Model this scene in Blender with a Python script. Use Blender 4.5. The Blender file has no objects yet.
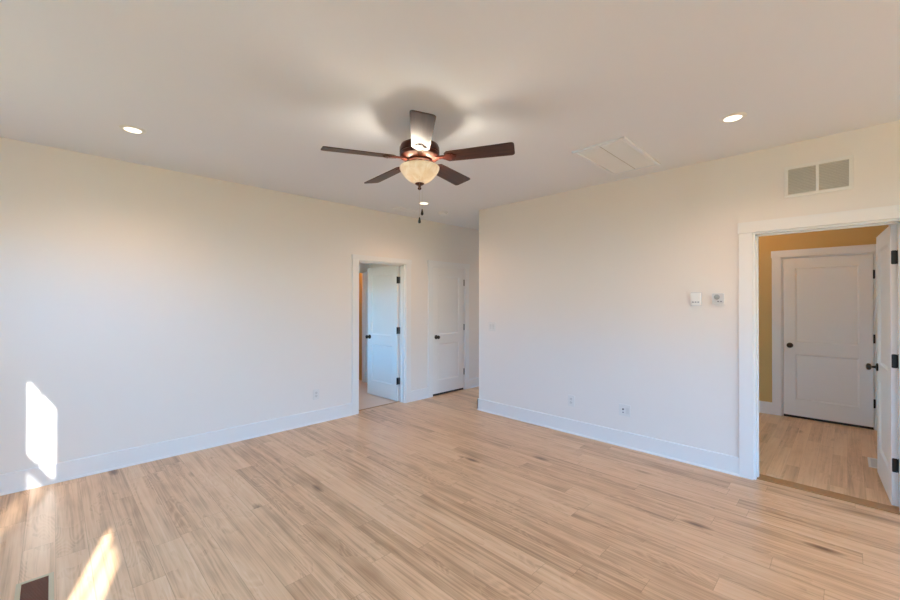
import bpy, bmesh, math, random
from mathutils import Vector, Matrix
R = math.radians
random.seed(7)
S = bpy.context.scene
C = S.collection
H = 2.743          # ceiling height
AY = 4.59          # face of the left wall
BX = 4.147         # face of the right wall
CX = -0.90         # inner face of the window wall
DY = -4.0          # inner face of the wall behind the camera
TH = 0.12          # wall thickness

# ------------------------------------------------------------------ camera
cd = bpy.data.cameras.new('camera')
cam = bpy.data.objects.new('camera', cd); C.objects.link(cam)
cd.sensor_width = 36.0; cd.sensor_fit = 'HORIZONTAL'
cd.lens = 397.22 / 900 * 36.0
cam.location = (0, 0, 1.4798)
cam.rotation_euler = (R(90.283), R(-0.044), R(44.9687 - 90))
cd.clip_start = 0.02
S.camera = cam

# ------------------------------------------------------------------ world, sun, exposure
w = bpy.data.worlds.new('sky'); S.world = w; w.use_nodes = True
nt = w.node_tree; nt.nodes.clear()
out = nt.nodes.new('ShaderNodeOutputWorld'); bg = nt.nodes.new('ShaderNodeBackground')
tc = nt.nodes.new('ShaderNodeTexCoord'); sep = nt.nodes.new('ShaderNodeSeparateXYZ'); rp = nt.nodes.new('ShaderNodeValToRGB')
nt.links.new(tc.outputs['Generated'], sep.inputs[0]); nt.links.new(sep.outputs['Z'], rp.inputs[0])
HAZE = rp.color_ramp.elements[0]; HAZE.position = 0.09   # pale haze low over the horizon
HAZE.color = (0.276, 0.362, 0.405, 1)
LOW = rp.color_ramp.elements.new(0.16); LOW.color = (0.065, 0.480, 1.0, 1)
HIGH = rp.color_ramp.elements[2]; HIGH.position = 0.7; HIGH.color = (0.060, 0.470, 0.98, 1)
nt.links.new(rp.outputs[0], bg.inputs[0]); nt.links.new(bg.outputs[0], out.inputs[0])
bg.inputs[1].default_value = 21.0

sd = bpy.data.lights.new('sun', 'SUN'); so = bpy.data.objects.new('sun', sd); C.objects.link(so)
sd.energy = 24.0; sd.angle = R(0.6); sd.color = (1.0, 0.97, 0.91)
so.rotation_euler = Vector((0.29, 1.0, -0.48)).to_track_quat('-Z', 'Y').to_euler()
so.location = (-6, -8, 6)

S.view_settings.view_transform = 'Standard'; S.view_settings.look = 'None'
S.view_settings.gamma = 1.0; S.view_settings.use_curve_mapping = False
S.view_settings.exposure = -0.01
S.cycles.max_bounces = 12; S.cycles.diffuse_bounces = 8; S.cycles.glossy_bounces = 4
S.cycles.transparent_max_bounces = 12
S.cycles.sample_clamp_indirect = 6.0
S.cycles.caustics_reflective = False; S.cycles.caustics_refractive = False

# ------------------------------------------------------------------ materials
def mat(name, col, rough=0.5, metal=0.0, spec=0.5, coat=0.0, bump=0.0, bscale=400, var=0.0):
    m = bpy.data.materials.new(name); m.use_nodes = True
    n = m.node_tree.nodes; l = m.node_tree.links; b = n['Principled BSDF']
    b.inputs['Base Color'].default_value = (*col, 1); b.inputs['Roughness'].default_value = rough
    b.inputs['Metallic'].default_value = metal; b.inputs['Specular IOR Level'].default_value = spec
    b.inputs['Coat Weight'].default_value = coat
    if bump or var:
        t = n.new('ShaderNodeTexCoord'); z = n.new('ShaderNodeTexNoise'); z.inputs['Scale'].default_value = bscale
        z.inputs['Detail'].default_value = 3
        l.new(t.outputs['Object'], z.inputs['Vector'])
        if bump:
            bp = n.new('ShaderNodeBump'); bp.inputs['Strength'].default_value = bump; bp.inputs['Distance'].default_value = 0.001
            l.new(z.outputs['Fac'], bp.inputs['Height']); l.new(bp.outputs[0], b.inputs['Normal'])
        if var:
            mx = n.new('ShaderNodeMixRGB'); mx.inputs[1].default_value = (*[c * (1 - var) for c in col], 1)
            mx.inputs[2].default_value = (*[min(1, c * (1 + var)) for c in col], 1)
            l.new(z.outputs['Fac'], mx.inputs[0]); l.new(mx.outputs[0], b.inputs['Base Color'])
    return m

def emis(name, col, s):
    m = bpy.data.materials.new(name); m.use_nodes = True
    b = m.node_tree.nodes['Principled BSDF']
    b.inputs['Base Color'].default_value = (0.9, 0.9, 0.88, 1)
    b.inputs['Emission Color'].default_value = (*col, 1); b.inputs['Emission Strength'].default_value = s
    return m

def planks(name, along, width, length, ramp, rough, groove=0.35):
    """Wood boards running along the given axis ('X' or 'Y')."""
    m = bpy.data.materials.new(name); m.use_nodes = True
    n = m.node_tree.nodes; l = m.node_tree.links; b = n['Principled BSDF']
    def N(t, **k):
        x = n.new(t)
        for a, v in k.items(): setattr(x, a, v)
        return x
    def M(op, a, c=None, d=None):
        x = N('ShaderNodeMath', operation=op)
        for i, v in enumerate((a, c, d)):
            if v is None: continue
            if isinstance(v, (int, float)): x.inputs[i].default_value = v
            else: l.new(v, x.inputs[i])
        return x.outputs[0]
    t = N('ShaderNodeTexCoord'); sp = N('ShaderNodeSeparateXYZ'); l.new(t.outputs['Object'], sp.inputs[0])
    ac, al = (sp.outputs['X'], sp.outputs['Y']) if along == 'Y' else (sp.outputs['Y'], sp.outputs['X'])
    u = M('DIVIDE', M('ADD', ac, 20.0), width)
    row = M('FLOOR', u); fu = M('FRACT', u)
    wn = N('ShaderNodeTexWhiteNoise', noise_dimensions='1D'); l.new(row, wn.inputs['W'])
    v = M('ADD', M('DIVIDE', M('ADD', al, 20.0), length), M('MULTIPLY', wn.outputs['Value'], 7.31))
    cell = M('FLOOR', v); fv = M('FRACT', v)
    cb = N('ShaderNodeCombineXYZ'); l.new(row, cb.inputs[0]); l.new(cell, cb.inputs[1])
    wc = N('ShaderNodeTexWhiteNoise', noise_dimensions='2D'); l.new(cb.outputs[0], wc.inputs['Vector'])
    rnd = wc.outputs['Value']
    # grain coordinates, shifted per board
    gx = M('ADD', M('MULTIPLY', ac, 1.0), M('MULTIPLY', rnd, 37.0))
    gy = M('ADD', M('MULTIPLY', al, 1.0), M('MULTIPLY', rnd, 91.0))
    def G(sx, sy, det, dist=0.0):
        c = N('ShaderNodeCombineXYZ'); l.new(M('MULTIPLY', gx, sx), c.inputs[0]); l.new(M('MULTIPLY', gy, sy), c.inputs[1])
        z = N('ShaderNodeTexNoise'); z.inputs['Scale'].default_value = 1; z.inputs['Detail'].default_value = det
        z.inputs['Distortion'].default_value = dist
        l.new(c.outputs[0], z.inputs['Vector']); return z.outputs['Fac']
    fine = G(75, 1.6, 5, 0.8); broad = G(16, 0.7, 4, 1.0); blot = G(6, 2.2, 2)
    # cathedral figure: rings of a stretched, warped field
    c = N('ShaderNodeCombineXYZ'); l.new(M('MULTIPLY', gx, 6.0), c.inputs[0]); l.new(M('MULTIPLY', gy, 0.8), c.inputs[1])
    z2 = N('ShaderNodeTexNoise'); z2.inputs['Scale'].default_value = 1; z2.inputs['Detail'].default_value = 1.5
    l.new(c.outputs[0], z2.inputs['Vector'])
    ring = M('ABSOLUTE', M('SINE', M('MULTIPLY', z2.outputs['Fac'], 110.0)))
    # knots
    vc = N('ShaderNodeCombineXYZ'); l.new(M('MULTIPLY', gx, 4.2), vc.inputs[0]); l.new(M('MULTIPLY', gy, 1.5), vc.inputs[1])
    vo = N('ShaderNodeTexVoronoi'); vo.inputs['Scale'].default_value = 1.0; l.new(vc.outputs[0], vo.inputs['Vector'])
    mr = N('ShaderNodeMapRange'); mr.inputs[1].default_value = 0.02; mr.inputs[2].default_value = 0.17
    mr.inputs[3].default_value = 1; mr.inputs[4].default_value = 0; mr.clamp = True; l.new(vo.outputs['Distance'], mr.inputs[0])
    sc_ = N('ShaderNodeSeparateColor'); l.new(vo.outputs['Color'], sc_.inputs[0])
    knot = M('MULTIPLY', mr.outputs[0], M('GREATER_THAN', sc_.outputs[0], 0.62))
    f = M('ADD', M('ADD', M('MULTIPLY', rnd, 0.17), 0.06), M('MULTIPLY', broad, 0.62))
    f = M('ADD', f, M('MULTIPLY', M('SUBTRACT', fine, 0.5), 0.52))
    f = M('ADD', f, M('MULTIPLY', M('SUBTRACT', blot, 0.5), 0.50))
    f = M('SUBTRACT', f, M('MULTIPLY', M('MULTIPLY', ring, M('GREATER_THAN', blot, 0.55)), 0.11))
    f = M('SUBTRACT', f, M('MULTIPLY', knot, 0.50))
    r = N('ShaderNodeValToRGB'); e = r.color_ramp.elements
    e[0].position, e[0].color = ramp[0][0], (*ramp[0][1], 1); e[1].position, e[1].color = ramp[-1][0], (*ramp[-1][1], 1)
    for p_, c_ in ramp[1:-1]:
        x = e.new(p_); x.color = (*c_, 1)
    l.new(f, r.inputs[0])
    # seams between boards
    eu = M('MULTIPLY', M('MINIMUM', fu, M('SUBTRACT', 1.0, fu)), width)
    ev = M('MULTIPLY', M('MINIMUM', fv, M('SUBTRACT', 1.0, fv)), length)
    seam = M('LESS_THAN', M('MINIMUM', eu, ev), 0.0016)
    mx = N('ShaderNodeMixRGB', blend_type='MULTIPLY'); l.new(M('MULTIPLY', seam, groove), mx.inputs[0])
    l.new(r.outputs[0], mx.inputs[1]); mx.inputs[2].default_value = (0.35, 0.25, 0.18, 1)
    l.new(mx.outputs[0], b.inputs['Base Color'])
    l.new(M('ADD', M('MULTIPLY', fine, 0.10), rough - 0.05), b.inputs['Roughness'])
    b.inputs['Specular IOR Level'].default_value = 0.5
    bp = N('ShaderNodeBump'); bp.inputs['Strength'].default_value = 0.12; bp.inputs['Distance'].default_value = 0.001
    l.new(M('SUBTRACT', fine, M('MULTIPLY', seam, 1.5)), bp.inputs['Height']); l.new(bp.outputs[0], b.inputs['Normal'])
    return m

OAK = [(0.02, (0.22, 0.120, 0.065)), (0.26, (0.490, 0.290, 0.160)), (0.48, (0.720, 0.465, 0.275)), (0.75, (0.820, 0.585, 0.380))]
PALE = [(0.05, (0.340, 0.200, 0.105)), (0.30, (0.600, 0.370, 0.205)), (0.50, (0.740, 0.480, 0.280)), (0.80, (0.820, 0.580, 0.370))]
m_wall = mat('wall_paint', (0.806, 0.774, 0.750), 0.6, spec=0.3, bump=0.08, bscale=260)
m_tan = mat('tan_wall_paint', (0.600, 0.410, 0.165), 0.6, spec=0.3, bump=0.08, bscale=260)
m_fix = mat('ceiling_fixture_white', (0.765, 0.792, 0.852), 0.5)
m_ceil = mat('ceiling_paint', (0.755, 0.785, 0.850), 0.8, spec=0.15, bump=0.08, bscale=200)
m_trim = mat('trim_paint', (0.800, 0.810, 0.825), 0.32, spec=0.5)
m_door = mat('door_paint', (0.820, 0.820, 0.820), 0.35, spec=0.5)
m_floor = planks('oak_planks', 'Y', 0.140, 1.25, OAK, 0.33)
m_floor2 = planks('pale_oak_planks', 'X', 0.10, 0.92, PALE, 0.40, 0.2)
m_strip = mat('oak_threshold', (0.40, 0.205, 0.080), 0.35, var=0.2, bscale=30)
m_tile = mat('bathroom_vinyl', (0.76, 0.60, 0.50), 0.4, var=0.05, bscale=6)
m_black = mat('black_metal', (0.012, 0.012, 0.014), 0.35, spec=0.5)
m_bronze = mat('oiled_bronze', (0.055, 0.010, 0.005), 0.32, metal=0.0, spec=0.3, var=0.25, bscale=20)
m_chain = mat('brass_chain', (0.50, 0.40, 0.28), 0.4, metal=0.6)
m_plate = mat('white_plastic', (0.82, 0.83, 0.84), 0.35)
m_plate2 = mat('grey_white_plastic', (0.60, 0.62, 0.65), 0.4)
m_dark = mat('dark_slot', (0.02, 0.02, 0.022), 0.6)
m_lcd = mat('grey_display', (0.30, 0.34, 0.36), 0.2)
m_key = mat('grey_keys', (0.20, 0.21, 0.25), 0.4)
m_grille = mat('white_enamel', (0.80, 0.795, 0.78), 0.4)
m_louver = mat('louver_enamel', (0.70, 0.68, 0.64), 0.5)
m_filter = mat('filter_face', (0.86, 0.875, 0.90), 0.8)
m_duct = mat('duct_shadow', (0.50, 0.48, 0.45), 0.8)
m_regframe = mat('tan_metal', (0.50, 0.42, 0.27), 0.4, metal=0.2)
m_regbar = mat('brown_metal', (0.16, 0.05, 0.025), 0.45, metal=0.3)
m_ground = mat('warm_bounce_ground', (0.54, 0.190, 0.045), 0.95, spec=0.1, var=0.15, bscale=0.6)  # unseen ground, its red tint set to bounce warm light indoors
m_vinyl = mat('window_vinyl', (0.86, 0.86, 0.86), 0.35)
m_device = mat('device_plastic', (0.75, 0.745, 0.735), 0.4)
m_device2 = mat('device_insert', (0.68, 0.675, 0.665), 0.4)
m_lens = emis('led_lens', (1.0, 0.88, 0.66), 2.6)
m_bulb = emis('lamp_bulb', (1.0, 0.80, 0.50), 30.0)

def blade_material():
    m = mat('dark_walnut', (0.06, 0.03, 0.02), 0.40, spec=0.36, coat=0.0)
    n = m.node_tree.nodes; l = m.node_tree.links; b = n['Principled BSDF']
    t = n.new('ShaderNodeTexCoord'); mp = n.new('ShaderNodeMapping'); mp.inputs['Scale'].default_value = (4, 70, 20)
    z = n.new('ShaderNodeTexNoise'); z.inputs['Scale'].default_value = 1; z.inputs['Detail'].default_value = 4
    r = n.new('ShaderNodeValToRGB'); r.color_ramp.elements[0].position = 0.3; r.color_ramp.elements[1].position = 0.75
    r.color_ramp.elements[0].color = (0.034, 0.012, 0.009, 1); r.color_ramp.elements[1].color = (0.085, 0.034, 0.020, 1)
    l.new(t.outputs['Object'], mp.inputs[0]); l.new(mp.outputs[0], z.inputs['Vector']); l.new(z.outputs['Fac'], r.inputs[0])
    l.new(r.outputs[0], b.inputs['Base Color'])
    b.inputs['Coat Roughness'].default_value = 0.22
    return m
m_blade = blade_material()

def bowl_material():
    m = bpy.data.materials.new('frosted_glass'); m.use_nodes = True
    n = m.node_tree.nodes; l = m.node_tree.links; n.clear()
    o = n.new('ShaderNodeOutputMaterial'); tr = n.new('ShaderNodeBsdfTranslucent'); pr = n.new('ShaderNodeBsdfPrincipled')
    mx = n.new('ShaderNodeMixShader'); mx.inputs[0].default_value = 0.17
    t = n.new('ShaderNodeTexCoord'); z = n.new('ShaderNodeTexNoise'); z.inputs['Scale'].default_value = 14; z.inputs['Detail'].default_value = 4
    z.inputs['Distortion'].default_value = 1.5
    r = n.new('ShaderNodeValToRGB'); r.color_ramp.elements[0].color = (0.76, 0.68, 0.55, 1); r.color_ramp.elements[1].color = (0.90, 0.87, 0.80, 1)
    r.color_ramp.elements[0].position = 0.35; r.color_ramp.elements[1].position = 0.6
    l.new(t.outputs['Object'], z.inputs['Vector']); l.new(z.outputs['Fac'], r.inputs[0])
    l.new(r.outputs[0], tr.inputs[0]); l.new(r.outputs[0], pr.inputs['Base Color'])
    pr.inputs['Roughness'].default_value = 0.3
    pr.inputs['Emission Color'].default_value = (1.0, 0.84, 0.60, 1); pr.inputs['Emission Strength'].default_value = 0.12
    l.new(pr.outputs[0], mx.inputs[1]); l.new(tr.outputs[0], mx.inputs[2]); l.new(mx.outputs[0], o.inputs[0])
    return m
m_bowl = bowl_material()

def glass_material():
    m = bpy.data.materials.new('window_glass'); m.use_nodes = True
    n = m.node_tree.nodes; l = m.node_tree.links; n.clear()
    o = n.new('ShaderNodeOutputMaterial'); tr = n.new('ShaderNodeBsdfTransparent'); gl = n.new('ShaderNodeBsdfGlossy')
    gl.inputs['Roughness'].default_value = 0.02
    mx = n.new('ShaderNodeMixShader'); mx.inputs[0].default_value = 0.05; l.new(tr.outputs[0], mx.inputs[1]); l.new(gl.outputs[0], mx.inputs[2])
    l.new(mx.outputs[0], o.inputs[0]); return m
m_glass = glass_material()
def screen_material():
    m = bpy.data.materials.new('screen_mesh'); m.use_nodes = True
    n = m.node_tree.nodes; l = m.node_tree.links; n.clear()
    o = n.new('ShaderNodeOutputMaterial'); tr = n.new('ShaderNodeBsdfTransparent'); df = n.new('ShaderNodeBsdfDiffuse')
    df.inputs[0].default_value = (.05, .05, .05, 1); mx = n.new('ShaderNodeMixShader'); mx.inputs[0].default_value = .6
    l.new(tr.outputs[0], mx.inputs[1]); l.new(df.outputs[0], mx.inputs[2]); l.new(mx.outputs[0], o.inputs[0]); return m
m_screen = screen_material()

# ------------------------------------------------------------------ mesh helpers
def box(bm, lo, hi, bev=0.0):
    v = [bm.verts.new((x, y, z)) for x in (lo[0], hi[0]) for y in (lo[1], hi[1]) for z in (lo[2], hi[2])]
    fs = [bm.faces.new([v[i] for i in q]) for q in ((0, 1, 3, 2), (4, 6, 7, 5), (0, 4, 5, 1), (2, 3, 7, 6), (0, 2, 6, 4), (1, 5, 7, 3))]
    if bev:
        ed = list({e for f in fs for e in f.edges})
        bmesh.ops.bevel(bm, geom=ed, offset=bev, segments=2, affect='EDGES', profile=0.6)
def lathe(bm, prof, seg=40, c=(0, 0), cap=True, M=None):
    rings = []
    for r, z in prof:
        if r < 1e-6: rings.append([bm.verts.new((c[0], c[1], z))])
        else: rings.append([bm.verts.new((c[0] + r * math.cos(2 * math.pi * k / seg), c[1] + r * math.sin(2 * math.pi * k / seg), z)) for k in range(seg)])
    for a, b in zip(rings, rings[1:]):
        for k in range(seg):
            k2 = (k + 1) % seg
            if len(a) == 1 and len(b) == 1: continue
            if len(a) == 1: q = (a[0], b[k], b[k2])
            elif len(b) == 1: q = (a[k], a[k2], b[0])
            else: q = (a[k], a[k2], b[k2], b[k])
            bm.faces.new(q)
    if cap:
        for rg in (rings[0], rings[-1]):
            if len(rg) > 2: bm.faces.new(rg)
    if M: bmesh.ops.transform(bm, matrix=M, verts=[v for rg in rings for v in rg])
def prism(bm, pts, axis, a, b):
    """Outline extruded along one axis: pts are the two other coordinates in order."""
    def P(p, t):
        q = list(p); q.insert('XYZ'.index(axis), t); return q
    A = [bm.verts.new(P(p, a)) for p in pts]; B = [bm.verts.new(P(p, b)) for p in pts]
    n = len(pts)
    for i in range(n): bm.faces.new((A[i], A[(i + 1) % n], B[(i + 1) % n], B[i]))
    bm.faces.new(A); bm.faces.new(B[::-1])
def rrect(w_, h_, r, n=5):
    o = []
    for cx, cy, a0 in ((w_ / 2 - r, h_ / 2 - r, 0), (-w_ / 2 + r, h_ / 2 - r, 90), (-w_ / 2 + r, -h_ / 2 + r, 180), (w_ / 2 - r, -h_ / 2 + r, 270)):
        for k in range(n + 1):
            a = R(a0 + 90 * k / n); o.append((cx + r * math.cos(a), cy + r * math.sin(a)))
    return o
def obj(name, bm, m, parent=None, smooth=False):
    bmesh.ops.recalc_face_normals(bm, faces=bm.faces[:])
    me = bpy.data.meshes.new(name); bm.to_mesh(me); bm.free()
    me.materials.append(m)
    o = bpy.data.objects.new(name, me); C.objects.link(o)
    if smooth:
        for p in me.polygons: p.use_smooth = True
        md = o.modifiers.new('edges', 'EDGE_SPLIT'); md.split_angle = R(38)
    if parent: o.parent = parent
    return o
def tag(o, label, cat, group=None, kind=None):
    o['label'] = label; o['category'] = cat
    if group: o['group'] = group
    if kind: o['kind'] = kind
    return o
def thing(name, label, cat, loc=(0, 0, 0), frame=None, rz=0, group=None, kind=None):
    o = bpy.data.objects.new(name, None); C.objects.link(o); o.empty_display_size = 0.1
    M = (frame.to_4x4() if frame else Matrix.Rotation(rz, 4, 'Z')); M = Matrix.Translation(loc) @ M
    o.matrix_world = M
    return tag(o, label, cat, group, kind)
def fr(u, v, n): return Matrix((u, v, n)).transposed()
F_B = fr((0, -1, 0), (0, 0, 1), (-1, 0, 0))    # on the right wall (and walls that face the same way): right, up, out
F_A = fr((1, 0, 0), (0, 0, 1), (0, -1, 0))     # on the left wall
F_C = fr((1, 0, 0), (0, -1, 0), (0, 0, -1))    # on the ceiling
F_F = fr((1, 0, 0), (0, 1, 0), (0, 0, 1))      # on the floor
B = bmesh.new
def boxes(name, m, lst, bev=0.0, parent=None):
    bm = B()
    for lo, hi in lst: box(bm, lo, hi, bev)
    return obj(name, bm, m, parent)
def struct(o, label, cat): return tag(o, label, cat, kind='structure')

# ------------------------------------------------------------------ shell
D1 = (2.868, 3.665); D2 = (4.200, 4.944); D3 = (-0.285, 0.555); D4 = (-0.240, 0.606); D5 = (3.32, 4.080)
DTR = 2.062   # taller openings on the right wall and beyond it
DT = 2.037                                   # top of door openings
XE = 8.0; LX = 6.73; BY = 6.25; HY = 3.579   # hall end, laundry far wall, bathroom far wall, end of right wall
bm = B(); box(bm, (-1.02, DY - .12, -0.1), (BX, AY + TH, 0)); box(bm, (BX, HY, -0.1), (XE, AY + TH, 0)); box(bm, (BX, DY - .12, -0.1), (BX + .03, HY, 0))
struct(obj('floor', bm, m_floor), 'light oak plank floor of the empty living room', 'floor')
struct(boxes('floor_laundry', m_floor2, [((BX + .03, -0.5, -0.1), (LX + .3, 2.0, -0.001))]), 'pale narrow plank floor beyond the open doorway in the right wall', 'floor')
struct(boxes('floor_bathroom', m_tile, [((2.0, AY + TH, -0.1), (4.6, 7.4, -0.001))]), 'pale pinkish floor of the room behind the half open white door', 'floor')
struct(boxes('ceiling', m_ceil, [((-1.02, DY - .12, H), (XE + .12, 7.5, H + .1))]), 'off white flat painted ceiling with recessed lights', 'ceiling')

struct(boxes('wall_left', m_wall, [((-1.02, AY, 0), (D1[0], AY + TH, H)), ((D1[0], AY, DT), (D1[1], AY + TH, H)), ((D1[1], AY, 0), (D2[0], AY + TH, H)),
       ((D2[0], AY, DT), (D2[1], AY + TH, H)), ((D2[1], AY, 0), (XE, AY + TH, H))]), 'long warm white wall with two white doors and a sun patch', 'wall')
struct(boxes('wall_right', m_wall, [((BX, D3[1], 0), (BX + TH, HY, H)), ((BX, D3[0], DTR), (BX + TH, D3[1], H)), ((BX, DY - .12, 0), (BX + TH, D3[0], H))]),
       'warm white wall with two thermostats, a vent and the wide doorway', 'wall')
struct(boxes('wall_hall', m_wall, [((BX + TH, HY - TH, 0), (XE, HY, H)), ((XE, HY - TH, 0), (XE + .12, 3.70, H)), ((XE, 4.45, 0), (XE + .12, AY + TH, H)), ((XE, 3.70, 0), (XE + .12, 4.45, .1)), ((XE, 3.70, 1.4), (XE + .12, 4.45, H))]), 'white side and end walls of the hall behind the right wall', 'wall')
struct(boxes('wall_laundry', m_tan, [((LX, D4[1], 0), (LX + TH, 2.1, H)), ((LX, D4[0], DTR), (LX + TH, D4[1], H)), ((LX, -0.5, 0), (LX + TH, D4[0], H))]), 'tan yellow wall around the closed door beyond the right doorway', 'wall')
struct(boxes('wall_laundry_side', m_wall, [((BX + TH, -0.46, 0), (LX, -0.34, H)), ((BX + TH, 1.98, 0), (4.5, 2.1, H)), ((6.6, 1.98, 0), (LX, 2.1, H)), ((4.5, 1.98, 0), (6.6, 2.1, .05)), ((4.5, 1.98, 2.0), (6.6, 2.1, H)), ((LX + TH + .25, -.5, 0), (LX + TH + .3, .8, H)), ((LX + TH, -.55, 0), (LX + TH + .3, -.5, H)), ((LX + TH, .8, 0), (LX + TH + .3, .85, H))]), 'pale side walls of the room beyond the right doorway', 'wall')
struct(boxes('wall_bathroom', m_wall, [((2.0, BY, 0), (D5[0], BY + TH, H)), ((D5[0], BY, DT), (D5[1], BY + TH, H)), ((D5[1], BY, 0), (4.6, BY + TH, H)),
       ((1.88, AY + TH, 0), (2.0, 5.1, H)), ((1.88, 5.9, 0), (2.0, BY + TH, H)), ((1.88, 5.1, 0), (2.0, 5.9, .8)), ((1.88, 5.1, 2.0), (2.0, 5.9, H)), ((4.15, AY + TH, 0), (4.19, BY, H)), ((4.19, 5.2, 0), (5.2, 5.26, H)), ((4.96, AY + TH, 0), (5.0, 5.2, H)),
       ]),
       'pale walls of the small room behind the half open door', 'wall')
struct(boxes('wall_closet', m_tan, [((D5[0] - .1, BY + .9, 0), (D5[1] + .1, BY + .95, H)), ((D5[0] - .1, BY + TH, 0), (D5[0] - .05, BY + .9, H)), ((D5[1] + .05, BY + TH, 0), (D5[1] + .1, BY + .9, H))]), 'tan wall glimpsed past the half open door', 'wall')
struct(boxes('foot_strip_closet', m_strip, [((D5[0] - .05, BY + .885, 0), (D5[1] + .05, BY + .9, .06))]), 'dark strip at the foot of the tan wall behind the half open door', 'baseboard')  # thin dark strip along the foot of the tan wall
FILL_WIN = [(-0.60, 1.45, 0.10, 2.25), (1.75, 3.85, 0.10, 2.25)]  # unseen rear openings added to let in more blue sky light
bm = B(); xs = -1.02
for x0, x1, z0, z1 in FILL_WIN:
    box(bm, (xs, DY - TH, 0), (x0, DY, H)); box(bm, (x0, DY - TH, 0), (x1, DY, z0)); box(bm, (x0, DY - TH, z1), (x1, DY, H)); xs = x1
box(bm, (xs, DY - TH, 0), (BX, DY, H))
struct(obj('wall_rear', bm, m_wall), 'white wall behind the viewpoint with two wide windows added for light', 'wall')

# the window wall, out of view: sill, head, lit opening
WIN = [(1.02, 1.94, 0.87, 2.315), (-1.51, -0.60, 0.72, 2.125), (2.62, 3.62, 0.87, 2.315), (-2.95, -2.02, 0.72, 2.16)]  # last two are unseen windows added to brighten the room
bm = B(); ys = DY
for y0, y1, z0, z1 in sorted(WIN):
    box(bm, (CX - TH, ys, 0), (CX, y0, H)); box(bm, (CX - TH, y0, 0), (CX, y1, z0)); box(bm, (CX - TH, y0, z1), (CX, y1, H)); ys = y1
box(bm, (CX - TH, ys, 0), (CX, AY, H))
struct(obj('wall_window_side', bm, m_wall), 'white wall beside the viewpoint, two of its four sash windows added for light', 'wall')
def window(name, label, loc, rz, wid, hh, screen=True):
    """Double-hung window: local x inward, y along the wall, z up; origin at the inner face, middle of the sill."""
    r_ = thing(name, label, 'window', loc, rz=rz, kind='structure')
    hw = wid / 2; zr = hh * .498
    boxes('window_frame', m_vinyl, [((-.10, -hw, 0), (-.04, -hw + .03, hh)), ((-.10, hw - .03, 0), (-.04, hw, hh)), ((-.10, -hw + .03, 0), (-.04, hw - .03, .03)), ((-.10, -hw + .03, hh - .03), (-.04, hw - .03, hh))], parent=r_)
    boxes('sash_rail', m_vinyl, [((-.10, -hw + .03, zr - .025), (-.04, hw - .03, zr + .025))], parent=r_)
    boxes('grille_bar', m_vinyl, [((-.077, -.0055, zr + .025), (-.063, .0055, hh - .03))], parent=r_)
    boxes('pane', m_glass, [((-.0705, -hw + .03, .03), (-.0695, hw - .03, hh - .03))], parent=r_)
    if screen: boxes('insect_screen', m_screen, [((-.0925, -hw + .03, .03), (-.0915, hw - .03, zr - .025))], parent=r_)
    pl = bpy.data.lights.new('window_portal', 'AREA'); pl.shape = 'RECTANGLE'; pl.size = wid; pl.size_y = hh
    pl.cycles.is_portal = True
    po = bpy.data.objects.new('window_portal', pl); C.objects.link(po)
    po.matrix_world = Matrix.Translation(loc) @ Matrix.Rotation(rz, 4, 'Z') @ Matrix.Translation((-.13, 0, hh / 2)) @ Matrix(((0, 0, -1), (1, 0, 0), (0, -1, 0))).to_4x4()
WL = ['white sash window that throws the sun patch on the left wall', 'white sash window that throws the sun patch on the floor',
      'unseen sash window added for light, nearest the left wall', 'unseen sash window added for light, nearest the rear wall']
for i, (y0, y1, z0, z1) in enumerate(WIN): window('window_%d' % (i + 1), WL[i], (CX, (y0 + y1) / 2, z0), 0, y1 - y0, z1 - z0)
for i, (x0, x1, z0, z1) in enumerate(FILL_WIN): window('window_%d' % (i + 5), ['unseen rear window added for light, nearer the window wall', 'unseen rear window added for light, nearer the right wall'][i], ((x0 + x1) / 2, DY, z0), R(90), x1 - x0, z1 - z0, False)
window('window_7', 'unseen window added to bring daylight into the laundry room', (5.55, 1.98, .05), R(-90), 2.1, 1.95, False)  # unseen, put in to bring daylight onto the far door
window('window_8', 'unseen window added to light the room behind the half open door', (2.0, 5.5, .8), 0, .8, 1.2, False)  # unseen, put in to light the face of the open leaf
window('window_9', 'unseen window added at the hall end for daylight', (XE, 4.075, .1), R(180), .75, 1.3, False)  # unseen, put in to brighten the closed door by the hall
struct(boxes('sun_blocker', m_ceil, [((-1.6, DY - 4.0, 2.62), (4.8, DY - .12, 2.75))]), 'unseen slab added outside the rear windows to keep the sun out', 'sun blocker')  # unseen slab added to block sun from the rear windows
bm = B(); box(bm, (-60, -60, -0.6), (60, 60, -0.4)); struct(obj('ground', bm, m_ground), 'unseen ground outside the house, tinted to bounce warm light', 'ground')

# ------------------------------------------------------------------ baseboards and casings
def base_run(bm, a, b, nrm, h=0.156, t=0.015):
    """Baseboard with an eased top and a shoe strip from a to b (plan points) on a wall whose outward normal is nrm."""
    a = Vector(a); b = Vector(b); n = Vector(nrm); d = (b - a)
    pf = [(0, 0), (t + .010, 0), (t + .010, .006), (t + .002, .016), (t, .018), (t, h - .004), (t - .004, h), (0, h)]
    ra = [bm.verts.new((a.x + n.x * q, a.y + n.y * q, z)) for q, z in pf]; rb = [bm.verts.new((b.x + n.x * q, b.y + n.y * q, z)) for q, z in pf]
    k = len(pf)
    for i in range(k): bm.faces.new((ra[i], ra[(i + 1) % k], rb[(i + 1) % k], rb[i]))
    bm.faces.new(ra); bm.faces.new(rb[::-1])
CW, CT, JT = 0.094, 0.020, 0.004   # casing width, thickness, reveal
bm = B()
base_run(bm, (CX, AY), (D1[0] - CW, AY), (0, -1)); base_run(bm, (D1[1] + CW, AY), (D2[0] - CW, AY), (0, -1)); base_run(bm, (D2[1] + CW, AY), (XE, AY), (0, -1))
struct(obj('baseboard_left', bm, m_trim), 'white baseboard along the long wall with the sun patch', 'baseboard')
bm = B()
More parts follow.
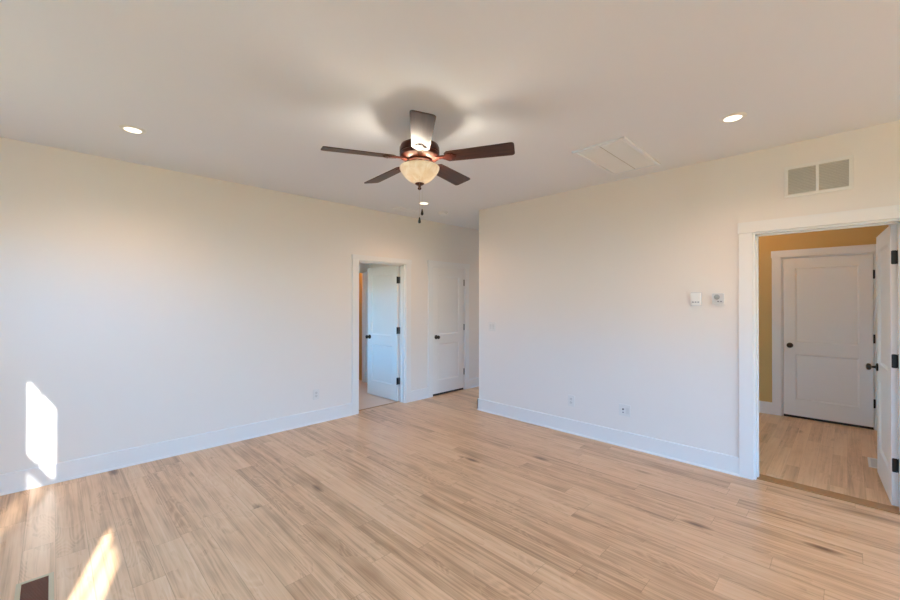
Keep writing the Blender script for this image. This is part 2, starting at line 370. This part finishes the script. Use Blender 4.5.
base_run(bm, (BX, D3[1] + CW), (BX, HY + .015), (-1, 0)); base_run(bm, (BX - .015, HY), (XE, HY), (0, 1)); base_run(bm, (BX, DY), (BX, D3[0] - CW), (-1, 0))
struct(obj('baseboard_right', bm, m_trim), 'white baseboard along the wall below the thermostats', 'baseboard')
bm = B()
base_run(bm, (LX, D4[1] + CW), (LX, 1.98), (-1, 0)); base_run(bm, (BX + TH + .03, -0.34), (LX, -0.34), (0, 1))
struct(obj('baseboard_laundry', bm, m_trim), 'white baseboard beside the closed door beyond the right doorway', 'baseboard')
bm = B(); base_run(bm, (2.0, BY), (D5[0] - CW, BY), (0, -1)); base_run(bm, (D5[1] + CW, BY), (4.15, BY), (0, -1))
struct(obj('baseboard_bathroom', bm, m_trim), 'white baseboard in the room behind the half open door', 'baseboard')
bm = B(); base_run(bm, (CX, DY), (CX, AY), (1, 0)); base_run(bm, (CX, DY), (BX, DY), (0, 1))
struct(obj('baseboard_window_side', bm, m_trim), 'white baseboard below the windows', 'baseboard')

def casing(name, label, frame, loc, w_, head=0.105, back=True, stop=None, DT=DT):
    """Flat craftsman casing: two legs, a wider head and the jamb liner. Local x across, y up, z out of the wall; origin at the foot of the opening's left side."""
    t = thing(name, label, 'door casing', loc, frame, kind='structure')
    for s in (0, 1):
        x0 = -CW if s == 0 else w_ + .0
        boxes('side_casing', m_trim, [((x0, 0, 0), (x0 + CW, DT, CT))], 0, t)
    boxes('head_casing', m_trim, [((-CW - .007, DT + .0005, 0), (w_ + CW + .007, DT + head, CT + .006))], 0, t)
    jt = .016
    lst = [((0, 0, -TH), (jt, DT - jt, -.0005)), ((w_ - jt, 0, -TH), (w_, DT - jt, -.0005)), ((0, DT - jt, -TH), (w_, DT, -.0005))]
    if stop is not None:
        lst += [((jt, 0, stop - .03), (jt + .011, DT - jt, stop)), ((w_ - jt - .011, 0, stop - .03), (w_ - jt, DT - jt, stop)), ((jt, DT - jt - .011, stop - .03), (w_ - jt, DT - jt, stop))]
    boxes('jamb', m_trim, lst, 0, t)
    if back:
        boxes('back_casing', m_trim, [((-CW, 0, -TH - CT), (0, DT, -TH)), ((w_, 0, -TH - CT), (w_ + CW, DT, -TH)), ((-CW, DT, -TH - CT), (w_ + CW, DT + head, -TH))], 0, t)
    return t
casing('trim_1', 'white casing around the half open door in the long wall', F_A, (D1[0], AY, 0), D1[1] - D1[0], head=.066, stop=-.055)
casing('trim_2', 'white casing around the closed closet door by the hall corner', F_A, (D2[0], AY, 0), D2[1] - D2[0], head=.088, stop=-.042)
casing('trim_3', 'white casing around the wide doorway under the wall vent', F_B, (BX, D3[1], 0), D3[1] - D3[0], head=.090, stop=-.055, DT=DTR)
casing('trim_4', 'white casing around the closed door beyond the right doorway', F_B, (LX, D4[1], 0), D4[1] - D4[0], head=.090, stop=-.042, DT=DTR)
casing('trim_5', 'white casing seen through the gap of the half open door', F_A, (D5[0], BY, 0), D5[1] - D5[0], stop=-.05)
struct(boxes('trim_6', m_strip, [((BX + .028, D3[0] + .017, 0), (BX + .150, D3[1] - .017, .007))], .002), 'dark oak threshold strip on the floor of the right doorway', 'threshold')
struct(boxes('trim_7', m_strip, [((D1[0] + .017, AY + TH - .02, 0), (D1[1] - .017, AY + TH + .01, .004))], .001), 'thin oak strip on the floor under the half open door', 'threshold')

# ------------------------------------------------------------------ doors
def knob(parent, x, z, side, t):
    """Round black knob on its rosette; side +1 / -1 picks the face."""
    bm = B(); y = side * t / 2
    Mx = Matrix.Translation((x, y, z)) @ Matrix.Rotation(R(-90) * side, 4, 'X')
    lathe(bm, [(0, .0195), (.009, .0195), (.009, .034), (.013, .038), (.024, .043), (.0285, .052), (.0285, .060), (.024, .067), (.012, .071), (0, .0715)], 28, M=Mx)
    k = obj('door_knob', bm, m_black, parent, True)
    bm = B(); lathe(bm, [(0, 0), (.033, 0), (.033, .006), (.029, .011), (.013, .014), (.009, .020), (0, .020)], 28, M=Mx)
    obj('rosette', bm, m_black, k, True)
def door(name, label, loc, rz, w_, h_=2.02, gap=0.012, hinge_side=1, t=0.035, knobs=(1, -1), m=m_door, plate=None):
    """Two-panel door. Local x from the hinge to the latch, y through the leaf, z up. hinge_side: the face the hinge barrels stand on."""
    r_ = thing(name, label, 'door', loc, rz=rz, kind='structure')
    s = .118; rails = [(0, .235), (.815, .965), (h_ - .125, h_)]
    bm = B()
    box(bm, (.002, -t / 2, gap), (s, t / 2, h_), .0015); box(bm, (w_ - s, -t / 2, gap), (w_, t / 2, h_), .0015)
    for a, b in rails: box(bm, (s, -t / 2, max(a, gap)), (w_ - s, t / 2, b))
    obj('leaf_frame', bm, m, r_)
    for z0, z1 in ((.235, .815), (.965, h_ - .125)):
        bm = B(); x0, x1 = s, w_ - s; d = .011; q = .016
        for sd_ in (1, -1):
            yo, yi = sd_ * (t / 2 - .001), sd_ * (t / 2 - d)
            o4 = [bm.verts.new(v) for v in ((x0, yo, z0), (x1, yo, z0), (x1, yo, z1), (x0, yo, z1))]
            i4 = [bm.verts.new(v) for v in ((x0 + q, yi, z0 + q), (x1 - q, yi, z0 + q), (x1 - q, yi, z1 - q), (x0 + q, yi, z1 - q))]
            for k in range(4): bm.faces.new((o4[k], o4[(k + 1) % 4], i4[(k + 1) % 4], i4[k]))
            bm.faces.new(i4)
            if sd_ == 1: keep = o4
            else:
                for k in range(4): bm.faces.new((keep[k], keep[(k + 1) % 4], o4[(k + 1) % 4], o4[k]))
        obj('panel', bm, m, r_)
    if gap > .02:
        bm = B(); box(bm, (.004, -t / 2 + .004, .0015), (w_ - .002, t / 2 - .006, gap)); obj('gap_shade_strip', bm, m_black, r_)  # black strip stands in for the shaded gap under the leaf
    for sd_ in knobs: knob(r_, w_ - .066, .925, sd_, t)
    for z in (.305, 1.055, 1.805):
        bm = B()
        # leaf plate on the hinge edge, rounded corners, and the barrel
        pts = [(q[0], q[1] + z) for q in rrect(.030, .100, .008)]
        prism(bm, pts, 'X', -.001, .0025)
        Mx = Matrix.Translation((-.001, hinge_side * (t / 2 + .004), z))
        lathe(bm, [(0, -.052), (.005, -.052), (.0065, -.048), (.0065, .048), (.005, .052), (0, .052)], 16, M=Mx)
        if plate: box(bm, (plate[0], plate[2], z - .05), (plate[1], plate[3], z + .05))
        else: box(bm, (-.012, hinge_side * (t / 2 - .004) - .003, z - .05), (0, hinge_side * (t / 2 + .002) + .003, z + .05))
        obj('hinge', bm, m_black, r_)
    return r_
door('door_1', 'white two panel door standing open into the room behind', (D1[1] - .0375, AY + TH + .004, 0), R(92.0), .745, hinge_side=1, plate=(-.037, -.002, -.0213, -.0190))
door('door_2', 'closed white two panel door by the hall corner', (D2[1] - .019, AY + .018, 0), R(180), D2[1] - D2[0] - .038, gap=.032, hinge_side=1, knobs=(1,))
door('door_3', 'white door standing open edge on at the right doorway', (BX + TH + .026, D3[0] + .0425, 0), R(3.2), .760, h_=2.043, gap=.014, hinge_side=-1, plate=(-.060, -.020, -.0263, -.0235))
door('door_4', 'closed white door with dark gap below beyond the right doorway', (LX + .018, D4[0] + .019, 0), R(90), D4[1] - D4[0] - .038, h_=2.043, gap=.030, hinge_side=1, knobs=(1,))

# ------------------------------------------------------------------ ceiling fan
def fan():
    FX, FY = 1.796, 2.093
    t = thing('ceiling_fan', 'dark five blade ceiling fan with a lit frosted glass bowl', 'ceiling fan', (FX, FY, H))
    z0 = -H
    bm = B(); lathe(bm, [(0, H + z0), (.066, H + z0), (.068, 2.728 + z0), (.060, 2.700 + z0), (.036, 2.676 + z0), (.016, 2.668 + z0), (0, 2.668 + z0)]); obj('canopy', bm, m_bronze, t, True)
    bm = B(); lathe(bm, [(0, 2.6680 + z0), (0.0129, 2.6680 + z0), (0.0129, 2.5862 + z0), (0, 2.5862 + z0)], 20); obj('downrod', bm, m_bronze, t, True)
    bm = B(); lathe(bm, [(0, 2.5945 + z0), (0.0309, 2.5945 + z0), (0.0412, 2.5862 + z0), (0.1030, 2.5759 + z0), (0.1298, 2.5615 + z0), (0.1380, 2.5430 + z0), (0.1380, 2.5141 + z0), (0.1339, 2.5100 + z0), (0.1380, 2.5038 + z0),
                         (0.1360, 2.4812 + z0), (0.1154, 2.4688 + z0), (0.0876, 2.4626 + z0), (0, 2.4626 + z0)], 48); obj('motor_housing', bm, m_bronze, t, True)
    bm = B(); lathe(bm, [(0, 2.4626 + z0), (0.0845, 2.4626 + z0), (0.0865, 2.4503 + z0), (0.0783, 2.4379 + z0), (0.0803, 2.4276 + z0), (0.0742, 2.4152 + z0), (0.0618, 2.4091 + z0), (0, 2.4091 + z0)], 40); obj('switch_housing', bm, m_bronze, t, True)
    # glass bowl: an open dish with wall thickness
    bm = B(); pf = [(0.1329, 2.4163), (0.1375, 2.4121), (0.1375, 2.4029), (0.1308, 2.3854), (0.1174, 2.3658), (0.1009, 2.3452), (0.0793, 2.3246), (0.0566, 2.3102), (0.0381, 2.3030), (0.0144, 2.2999)]
    pi = [(0.0113, 2.3040), (0.0361, 2.3071), (0.0536, 2.3143), (0.0762, 2.3287), (0.0968, 2.3483), (0.1133, 2.3689), (0.1267, 2.3874), (0.1329, 2.4029), (0.1329, 2.4163)]
    lathe(bm, [(r, z + z0) for r, z in pf + pi], 56, cap=False); bmesh.ops.remove_doubles(bm, verts=bm.verts[:], dist=1e-5); obj('glass_bowl', bm, m_bowl, t, True)
    bm = B(); lathe(bm, [(0, 2.3246 + z0), (0.0103, 2.3246 + z0), (0.0103, 2.3019 + z0), (0.0309, 2.3014 + z0), (0.0319, 2.2968 + z0), (0.0206, 2.2886 + z0), (0.0103, 2.2855 + z0), (0.0082, 2.2752 + z0), (0.0134, 2.2690 + z0), (0.0124, 2.2618 + z0), (0.0062, 2.2556 + z0), (0, 2.2546 + z0)], 28); obj('finial', bm, m_bronze, t, True)
    bm = B(); lathe(bm, [(0, 2.4091 + z0), (0.0072, 2.4091 + z0), (0.0072, 2.3246 + z0), (0, 2.3246 + z0)], 12); obj('centre_rod', bm, m_bronze, t, True)
    Rv, Fv = Vector((.7068, -.7074, 0)), Vector((.7074, .7068, 0))
    for k in range(2):                                # lamp sockets with bulbs, side by side in the bowl
        d = (Rv * (1 if k == 0 else -1)) * .052
        bm = B(); lathe(bm, [(0, 2.4091 + z0), (0.0144, 2.4091 + z0), (0.0144, 2.3885 + z0), (0, 2.3885 + z0)], 16, c=(d.x, d.y)); so_ = obj('lamp_socket', bm, m_plate, t, True)
        bm = B(); lathe(bm, [(0, 2.3885 + z0), (0.0124, 2.3885 + z0), (0.0206, 2.3740 + z0), (0.0268, 2.3555 + z0), (0.0247, 2.3390 + z0), (0.0144, 2.3267 + z0), (0, 2.3236 + z0)], 20, c=(d.x, d.y)); obj('bulb', bm, m_bulb, so_, True)
    # blades
    zb = 2.4667 + z0
    tilt = Matrix.Rotation(R(-2.3), 4, Vector((.7074, .7068, 0)))   # the blades hang a little low on one side
    for k in range(5):
        a = R(-84 + 72 * k)
        d = Rv * math.cos(a) + Fv * math.sin(a); ang = math.atan2(d.y, d.x)
        Mx = Matrix.Translation((0, 0, zb)) @ tilt @ Matrix.Rotation(ang, 4, 'Z') @ Matrix.Rotation(R(-1.3 if k == 0 else 0), 4, 'Y') @ Matrix.Rotation(R(-12), 4, 'X')
        ol = []
        L0, L1, w0, w1 = .180, .651, .058, .072
        rc = .022
        ol += [(L0 + .02, -w0), (L1 - rc, -w1)]
        for q in range(1, 5): b_ = R(-90 + 22.5 * q); ol.append((L1 - rc + rc * math.cos(b_), -w1 + rc + rc * math.sin(b_)))
        for q in range(0, 5): b_ = R(22.5 * q); ol.append((L1 - rc + rc * math.cos(b_), w1 - rc + rc * math.sin(b_)))
        ol += [(L0 + .02, w0), (L0, w0 - .02), (L0, -w0 + .02)]
        bm = B(); prism(bm, ol, 'Z', -.003, .003)
        bl = obj('blade', bm, m_blade, t); bl.matrix_local = Mx
        # bracket: curved arm from the hub to a forked foot below the blade
        bm = B()
        box(bm, (.090, -.016, -.006), (.185, .016, .004), .002)
        prism(bm, [(.165, -.016), (.200, -.040), (.235, -.040), (.245, -.022), (.262, -.012), (.262, .012), (.245, .022), (.235, .040), (.200, .040), (.165, .016)], 'Z', -.0085, -.0032)
        for x, y in ((.222, -.028), (.222, .028), (.250, 0)):
            lathe(bm, [(0, -.0112), (.004, -.0112), (.006, -.0085), (0, -.0085)], 12, c=(x, y))
        obj('blade_bracket', bm, m_bronze, bl)
    # pull chains with fobs
    for (dx, dy, ztop, zf) in ((.062, -.030, 2.424, 2.102), (.050, -.052, 2.424, 2.050)):
        p_ = Rv * (.024 if zf > 2.07 else .006) + Fv * (-.088 if zf > 2.07 else -.080)
        bm = B(); nb = 80
        lathe(bm, [(0, 2.430 + z0), (.0004, 2.430 + z0), (.0004, zf + z0), (0, zf + z0)], 8, c=(p_.x, p_.y)); ch = obj('pull_chain', bm, m_chain, t)
        bm = B(); lathe(bm, [(0, zf + .001 + z0), (.0035, zf + z0), (.006, zf - .012 + z0), (.0095, zf - .028 + z0), (.009, zf - .036 + z0), (.005, zf - .041 + z0), (0, zf - .042 + z0)], 16, c=(p_.x, p_.y)); obj('pull_fob', bm, m_black, ch, True)
    for k in range(2):
        d = (Rv * (1 if k == 0 else -1)) * .052
        L = bpy.data.lights.new('fan_bulb_light', 'POINT'); L.energy = 27; L.color = (1.0, .89, .72); L.shadow_soft_size = .03
        lo = bpy.data.objects.new('fan_bulb_light', L); C.objects.link(lo); lo.location = (FX + d.x, FY + d.y, 2.392)
fan()

# ------------------------------------------------------------------ recessed lights
def can(x, y, label, power):
    t = thing('recessed_light', label, 'ceiling light', (x, y, H), F_C, group='recessed ceiling lights')
    bm = B(); lathe(bm, [(.052, .003), (.052, .0075), (.058, .0085), (.072, .005), (.078, .001), (.078, 0), (.052, 0), (.052, .003)], 44, cap=False); bmesh.ops.remove_doubles(bm, verts=bm.verts[:], dist=1e-6)
    obj('bezel', bm, m_grille, t, True)
    bm = B(); lathe(bm, [(0, 0), (.0515, 0), (.0515, .004), (0, .0052)], 40); obj('lens', bm, m_lens, t, True)
    L = bpy.data.lights.new('downlight', 'SPOT'); L.energy = power; L.color = (1.0, .60, .36); L.spot_size = R(150); L.spot_blend = 1.0; L.shadow_soft_size = .05
    o = bpy.data.objects.new('downlight', L); C.objects.link(o); o.location = (x, y, H - .03)
can(0.412, 3.70, 'recessed ceiling light nearest the long wall with the sun patch', 33)
can(3.348, 3.815, 'recessed ceiling light near the hall corner, just below the fan finial', 33)
can(3.285, 0.548, 'recessed ceiling light near the wall vent and right doorway', 33)
can(0.412, 0.548, 'recessed ceiling light above the viewpoint', 33)
can(0.412, -2.2, 'recessed ceiling light near the rear windows on the window wall side', 33)
can(3.285, -2.2, 'recessed ceiling light near the rear windows on the right wall side', 33)
can(6.2, 4.08, 'unseen recessed light added far down the hall for warmth', 33)  # out of sight, added to warm the hall
def fill_lamp(x, y, e):     # unseen lamps added to warm the neighbouring rooms
    t = thing('added_flush_light', 'unseen round flush ceiling light added to warm the %s' % ('laundry room' if y < 2 else 'bathroom' if y < 6.2 else 'closet'), 'ceiling light', (x, y, H), F_C)
    bm = B(); lathe(bm, [(0, 0), (.15, 0), (.15, .02), (0, .02)], 36); obj('lamp_base', bm, m_grille, t, True)
    bm = B(); lathe(bm, [(.14, .02), (.13, .05), (.09, .07), (0, .08)], 36, cap=False); obj('diffuser', bm, m_lens, t, True)
    L = bpy.data.lights.new('fill_lamp', 'POINT'); L.energy = e; L.color = (1.0, .50, .15); L.shadow_soft_size = .1
    o = bpy.data.objects.new('fill_lamp', L); C.objects.link(o); o.location = (x, y, H - .2)
fill_lamp(5.9, .9, 9.5)
fill_lamp(2.4, 5.9, 2)
fill_lamp(3.75, 6.75, 9)

# ------------------------------------------------------------------ ceiling and wall grilles
t = thing('smoke_detector', 'small round white smoke detector on the ceiling by the hall', 'smoke detector', (3.885, 4.02, H), F_C)
bm = B(); lathe(bm, [(0, 0), (.068, 0), (.068, .010), (.064, .012), (0, .012)], 36); obj('base', bm, m_fix, t, True)
bm = B(); lathe(bm, [(0, .012), (.060, .012), (.060, .020), (.054, .034), (.040, .040), (0, .041)], 36); obj('cover', bm, m_fix, t, True)

def frame_boxes(w_, h_, b, z0, z1):
    return [((-w_ / 2, -h_ / 2, z0), (w_ / 2, -h_ / 2 + b, z1)), ((-w_ / 2, h_ / 2 - b, z0), (w_ / 2, h_ / 2, z1)), ((-w_ / 2, -h_ / 2 + b, z0), (-w_ / 2 + b, h_ / 2 - b, z1)), ((w_ / 2 - b, -h_ / 2 + b, z0), (w_ / 2, h_ / 2 - b, z1))]
# ceiling return: filter grille with two leaves of fine louvres
t = thing('ceiling_return_grille', 'large white rectangular return grille on the ceiling beside the right wall', 'air vent', (3.49, 1.41, H), F_C)
W_, H_ = .835, .436
boxes('frame', m_fix, frame_boxes(W_, H_, .028, 0, .016), .003, t)
boxes('centre_bar', m_duct, [((-W_ / 2 + .028, -.004, 0), (W_ / 2 - .028, .004, .006))], 0, t)
for s in (-1, 1):
    bm = B(); y0, y1 = ((.004), H_ / 2 - .028) if s > 0 else (-H_ / 2 + .028, -.004)
    box(bm, (-W_ / 2 + .028, y0, .001), (W_ / 2 - .028, y1, .004))
    n = 40
    for k in range(n):
        x = -W_ / 2 + .034 + (W_ - .068) * k / (n - 1)
        box(bm, (x - .0055, y0, .005), (x + .0055, y1, .0075))
    obj('louver_panel', bm, m_filter, t)
# wall return above the doorway
t = thing('wall_return_grille', 'white louvered return air vent high on the wall above the doorway', 'air vent', (BX, .157, 2.435), F_B)
W_, H_ = .390, .248
boxes('frame', m_grille, frame_boxes(W_, H_, .024, 0, .010), .002, t)
boxes('centre_bar', m_grille, [((-.009, -H_ / 2 + .024, 0), (.009, H_ / 2 - .024, .009))], .0015, t)
bmb = B(); box(bmb, (-W_ / 2 + .024, -H_ / 2 + .024, .0003), (W_ / 2 - .024, H_ / 2 - .024, .0015)); obj('backing', bmb, m_duct, t)
for s in (-1, 1):
    bm = B(); x0, x1 = (.009, W_ / 2 - .024) if s > 0 else (-W_ / 2 + .024, -.009)
    n = 17
    for k in range(n):
        z = -H_ / 2 + .024 + (H_ - .048) * (k + .5) / n
        prism(bm, [(z - .0048, .0085), (z - .0030, .0090), (z + .0042, .0026), (z + .0030, .0018)], 'X', x0, x1)
    obj('louver_panel', bm, m_louver, t)
for s, q in ((-1, .02), (-1, -.035), (1, .02), (1, -.0)):
    bm = B(); lathe(bm, [(0, .010), (.004, .010), (.003, .012), (0, .0122)], 12, c=(s * (W_ / 2 - .011), q)); obj('screw', bm, m_grille, t)
# small ceiling supply register by the long wall
t = thing('ceiling_register', 'small flat white air register on the ceiling near the long wall', 'air vent', (3.40, 4.27, H), F_C)
W_, H_ = .34, .15
boxes('frame', m_fix, frame_boxes(W_, H_, .022, 0, .008), .002, t)
bm = B(); box(bm, (-W_ / 2 + .022, -H_ / 2 + .022, .0003), (W_ / 2 - .022, H_ / 2 - .022, .0012))
for k in range(9):
    y = -H_ / 2 + .028 + (H_ - .056) * k / 8
    prism(bm, [(y - .005, .006), (y - .003, .007), (y + .005, .002), (y + .003, .0015)], 'X', -W_ / 2 + .022, W_ / 2 - .022)
obj('louver_panel', bm, m_fix, t)

# ------------------------------------------------------------------ wall devices
def rplate(name, w_, h_, d, r, m, parent, z=0, c=(0, 0), bev=.0015):
    bm = B(); prism(bm, [(x + c[0], y + c[1]) for x, y in rrect(w_, h_, r)], 'Z', z, z + d)
    if bev:
        ed = [e for e in bm.edges if all(abs(v.co.z - z - d) < 1e-6 for v in e.verts)]
        bmesh.ops.bevel(bm, geom=ed, offset=bev, segments=2, affect='EDGES')
    return obj(name, bm, m, parent)
# left one: white controller with a dark strip of keys
t = thing('thermostat', 'taller white thermostat with a dark key strip, farther from the doorway', 'thermostat', (BX, .970, 1.507), F_B)
rplate('back_plate', .088, .124, .008, .006, m_plate2, t)
rplate('body', .080, .114, .018, .008, m_plate, t, z=.008, bev=.004)
rplate('display', .062, .056, .0012, .003, m_plate, t, z=.026, c=(0, .019), bev=0)
for k in range(3): rplate('button', .015, .009, .002, .002, m_key, t, z=.026, c=(-.021 + .021 * k, -.027), bev=0)
t = thing('thermostat', 'squarer grey and white thermostat with round dial, next to the doorway casing', 'thermostat', (BX, .801, 1.512), F_B)
rplate('back_plate', .092, .094, .007, .006, m_plate, t)
rplate('body', .086, .088, .017, .008, m_plate2, t, z=.007, bev=.004)
bm = B(); lathe(bm, [(0, .024), (.022, .024), (.022, .0275), (.019, .029), (0, .029)], 30, c=(-.006, .012)); obj('dial', bm, m_lcd, t, True)
for k in range(2): rplate('button', .014, .010, .002, .002, m_key, t, z=.024, c=(.004 + .021 * k, -.026), bev=0)

def outlet(loc, frame, label):
    t = thing('wall_outlet', label, 'outlet', loc, frame)
    rplate('cover_plate', .079, .124, .0055, .005, m_device, t, bev=.002)
    for s in (-1, 1):
        f_ = rplate('receptacle', .034, .029, .0022, .010, m_device2, t, z=.0055, c=(0, s * .0195), bev=.0006)
        bm = B()
        for x, hh in ((-.0064, .0045), (.0064, .0038)): box(bm, (x - .0011, s * .0195 + .004 - hh, .0077), (x + .0011, s * .0195 + .004 + hh, .0080))
        lathe(bm, [(0, .0077), (.0025, .0077), (.0025, .0080), (0, .0080)], 12, c=(0, s * .0195 - .008)); obj('slots', bm, m_dark, f_)
    bm = B(); lathe(bm, [(0, .0055), (.003, .0055), (.0024, .0068), (0, .007)], 12); obj('screw', bm, m_device2, t)
    return t
outlet((2.281, AY, .350), F_A, 'white outlet on the long wall beside the half open door')
outlet((BX, 2.205, .366), F_B, 'white outlet on the right wall nearer the hall corner')
t = thing('cable_outlet', 'white wall plate with a black jack low on the right wall', 'outlet', (BX, 1.612, .372), F_B)
rplate('cover_plate', .116, .118, .0055, .005, m_device, t, bev=.002)
bm = B(); lathe(bm, [(0, .0055), (.0085, .0055), (.0085, .010), (.006, .016), (0, .016)], 18, c=(-.014, .010)); obj('cable_jack', bm, m_dark, t, True)
rplate('receptacle', .034, .062, .0022, .004, m_device2, t, z=.0055, c=(.030, -.002), bev=.0006)
rplate('port', .014, .011, .0020, .002, m_key, t, z=.0055, c=(-.014, -.022), bev=0)
t = thing('light_switch', 'white double light switch on the right wall by the hall corner', 'light switch', (BX, 3.345, 1.152), F_B)
rplate('cover_plate', .118, .120, .0055, .005, m_device, t, bev=.002)
for s in (-1, 1):
    bm = B(); prism(bm, [(-.033, .0055), (.033, .0055), (.033, .011), (0, .0068), (-.033, .0080)], 'X', s * .023 - .0165, s * .023 + .0165); obj('rocker', bm, m_device2, t)

# ------------------------------------------------------------------ floor registers
def register(name, label, loc, w_, h_, border, m1, m2, n, zz=0.0):
    t = thing(name, label, 'floor vent', loc, F_F)
    boxes('frame', m1, frame_boxes(w_, h_, border, zz, zz + .005), .0015, t)
    bm = B(); box(bm, (-w_ / 2 + border, -h_ / 2 + border, zz + .0002), (w_ / 2 - border, h_ / 2 - border, zz + .001)); obj('damper', bm, m_dark if m1 is m_regframe else m2, t)
    bm = B()
    for k in range(n):
        y = -h_ / 2 + border + (h_ - 2 * border) * (k + .5) / n
        box(bm, (-w_ / 2 + border, y - .0032, zz + .001), (w_ / 2 - border, y + .0032, zz + .0042))
    obj('grille_bars', bm, m2, t)
register('floor_register', 'brown slotted floor register with a tan frame beside the sunlit floor', (-.058, 2.915, 0), .140, .310, .020, m_regframe, m_regbar, 20)
register('floor_register', 'white floor register on the pale planks beside the open door leaf', (5.345, -.200, 0), .310, .130, .018, m_grille, m_plate2, 8)
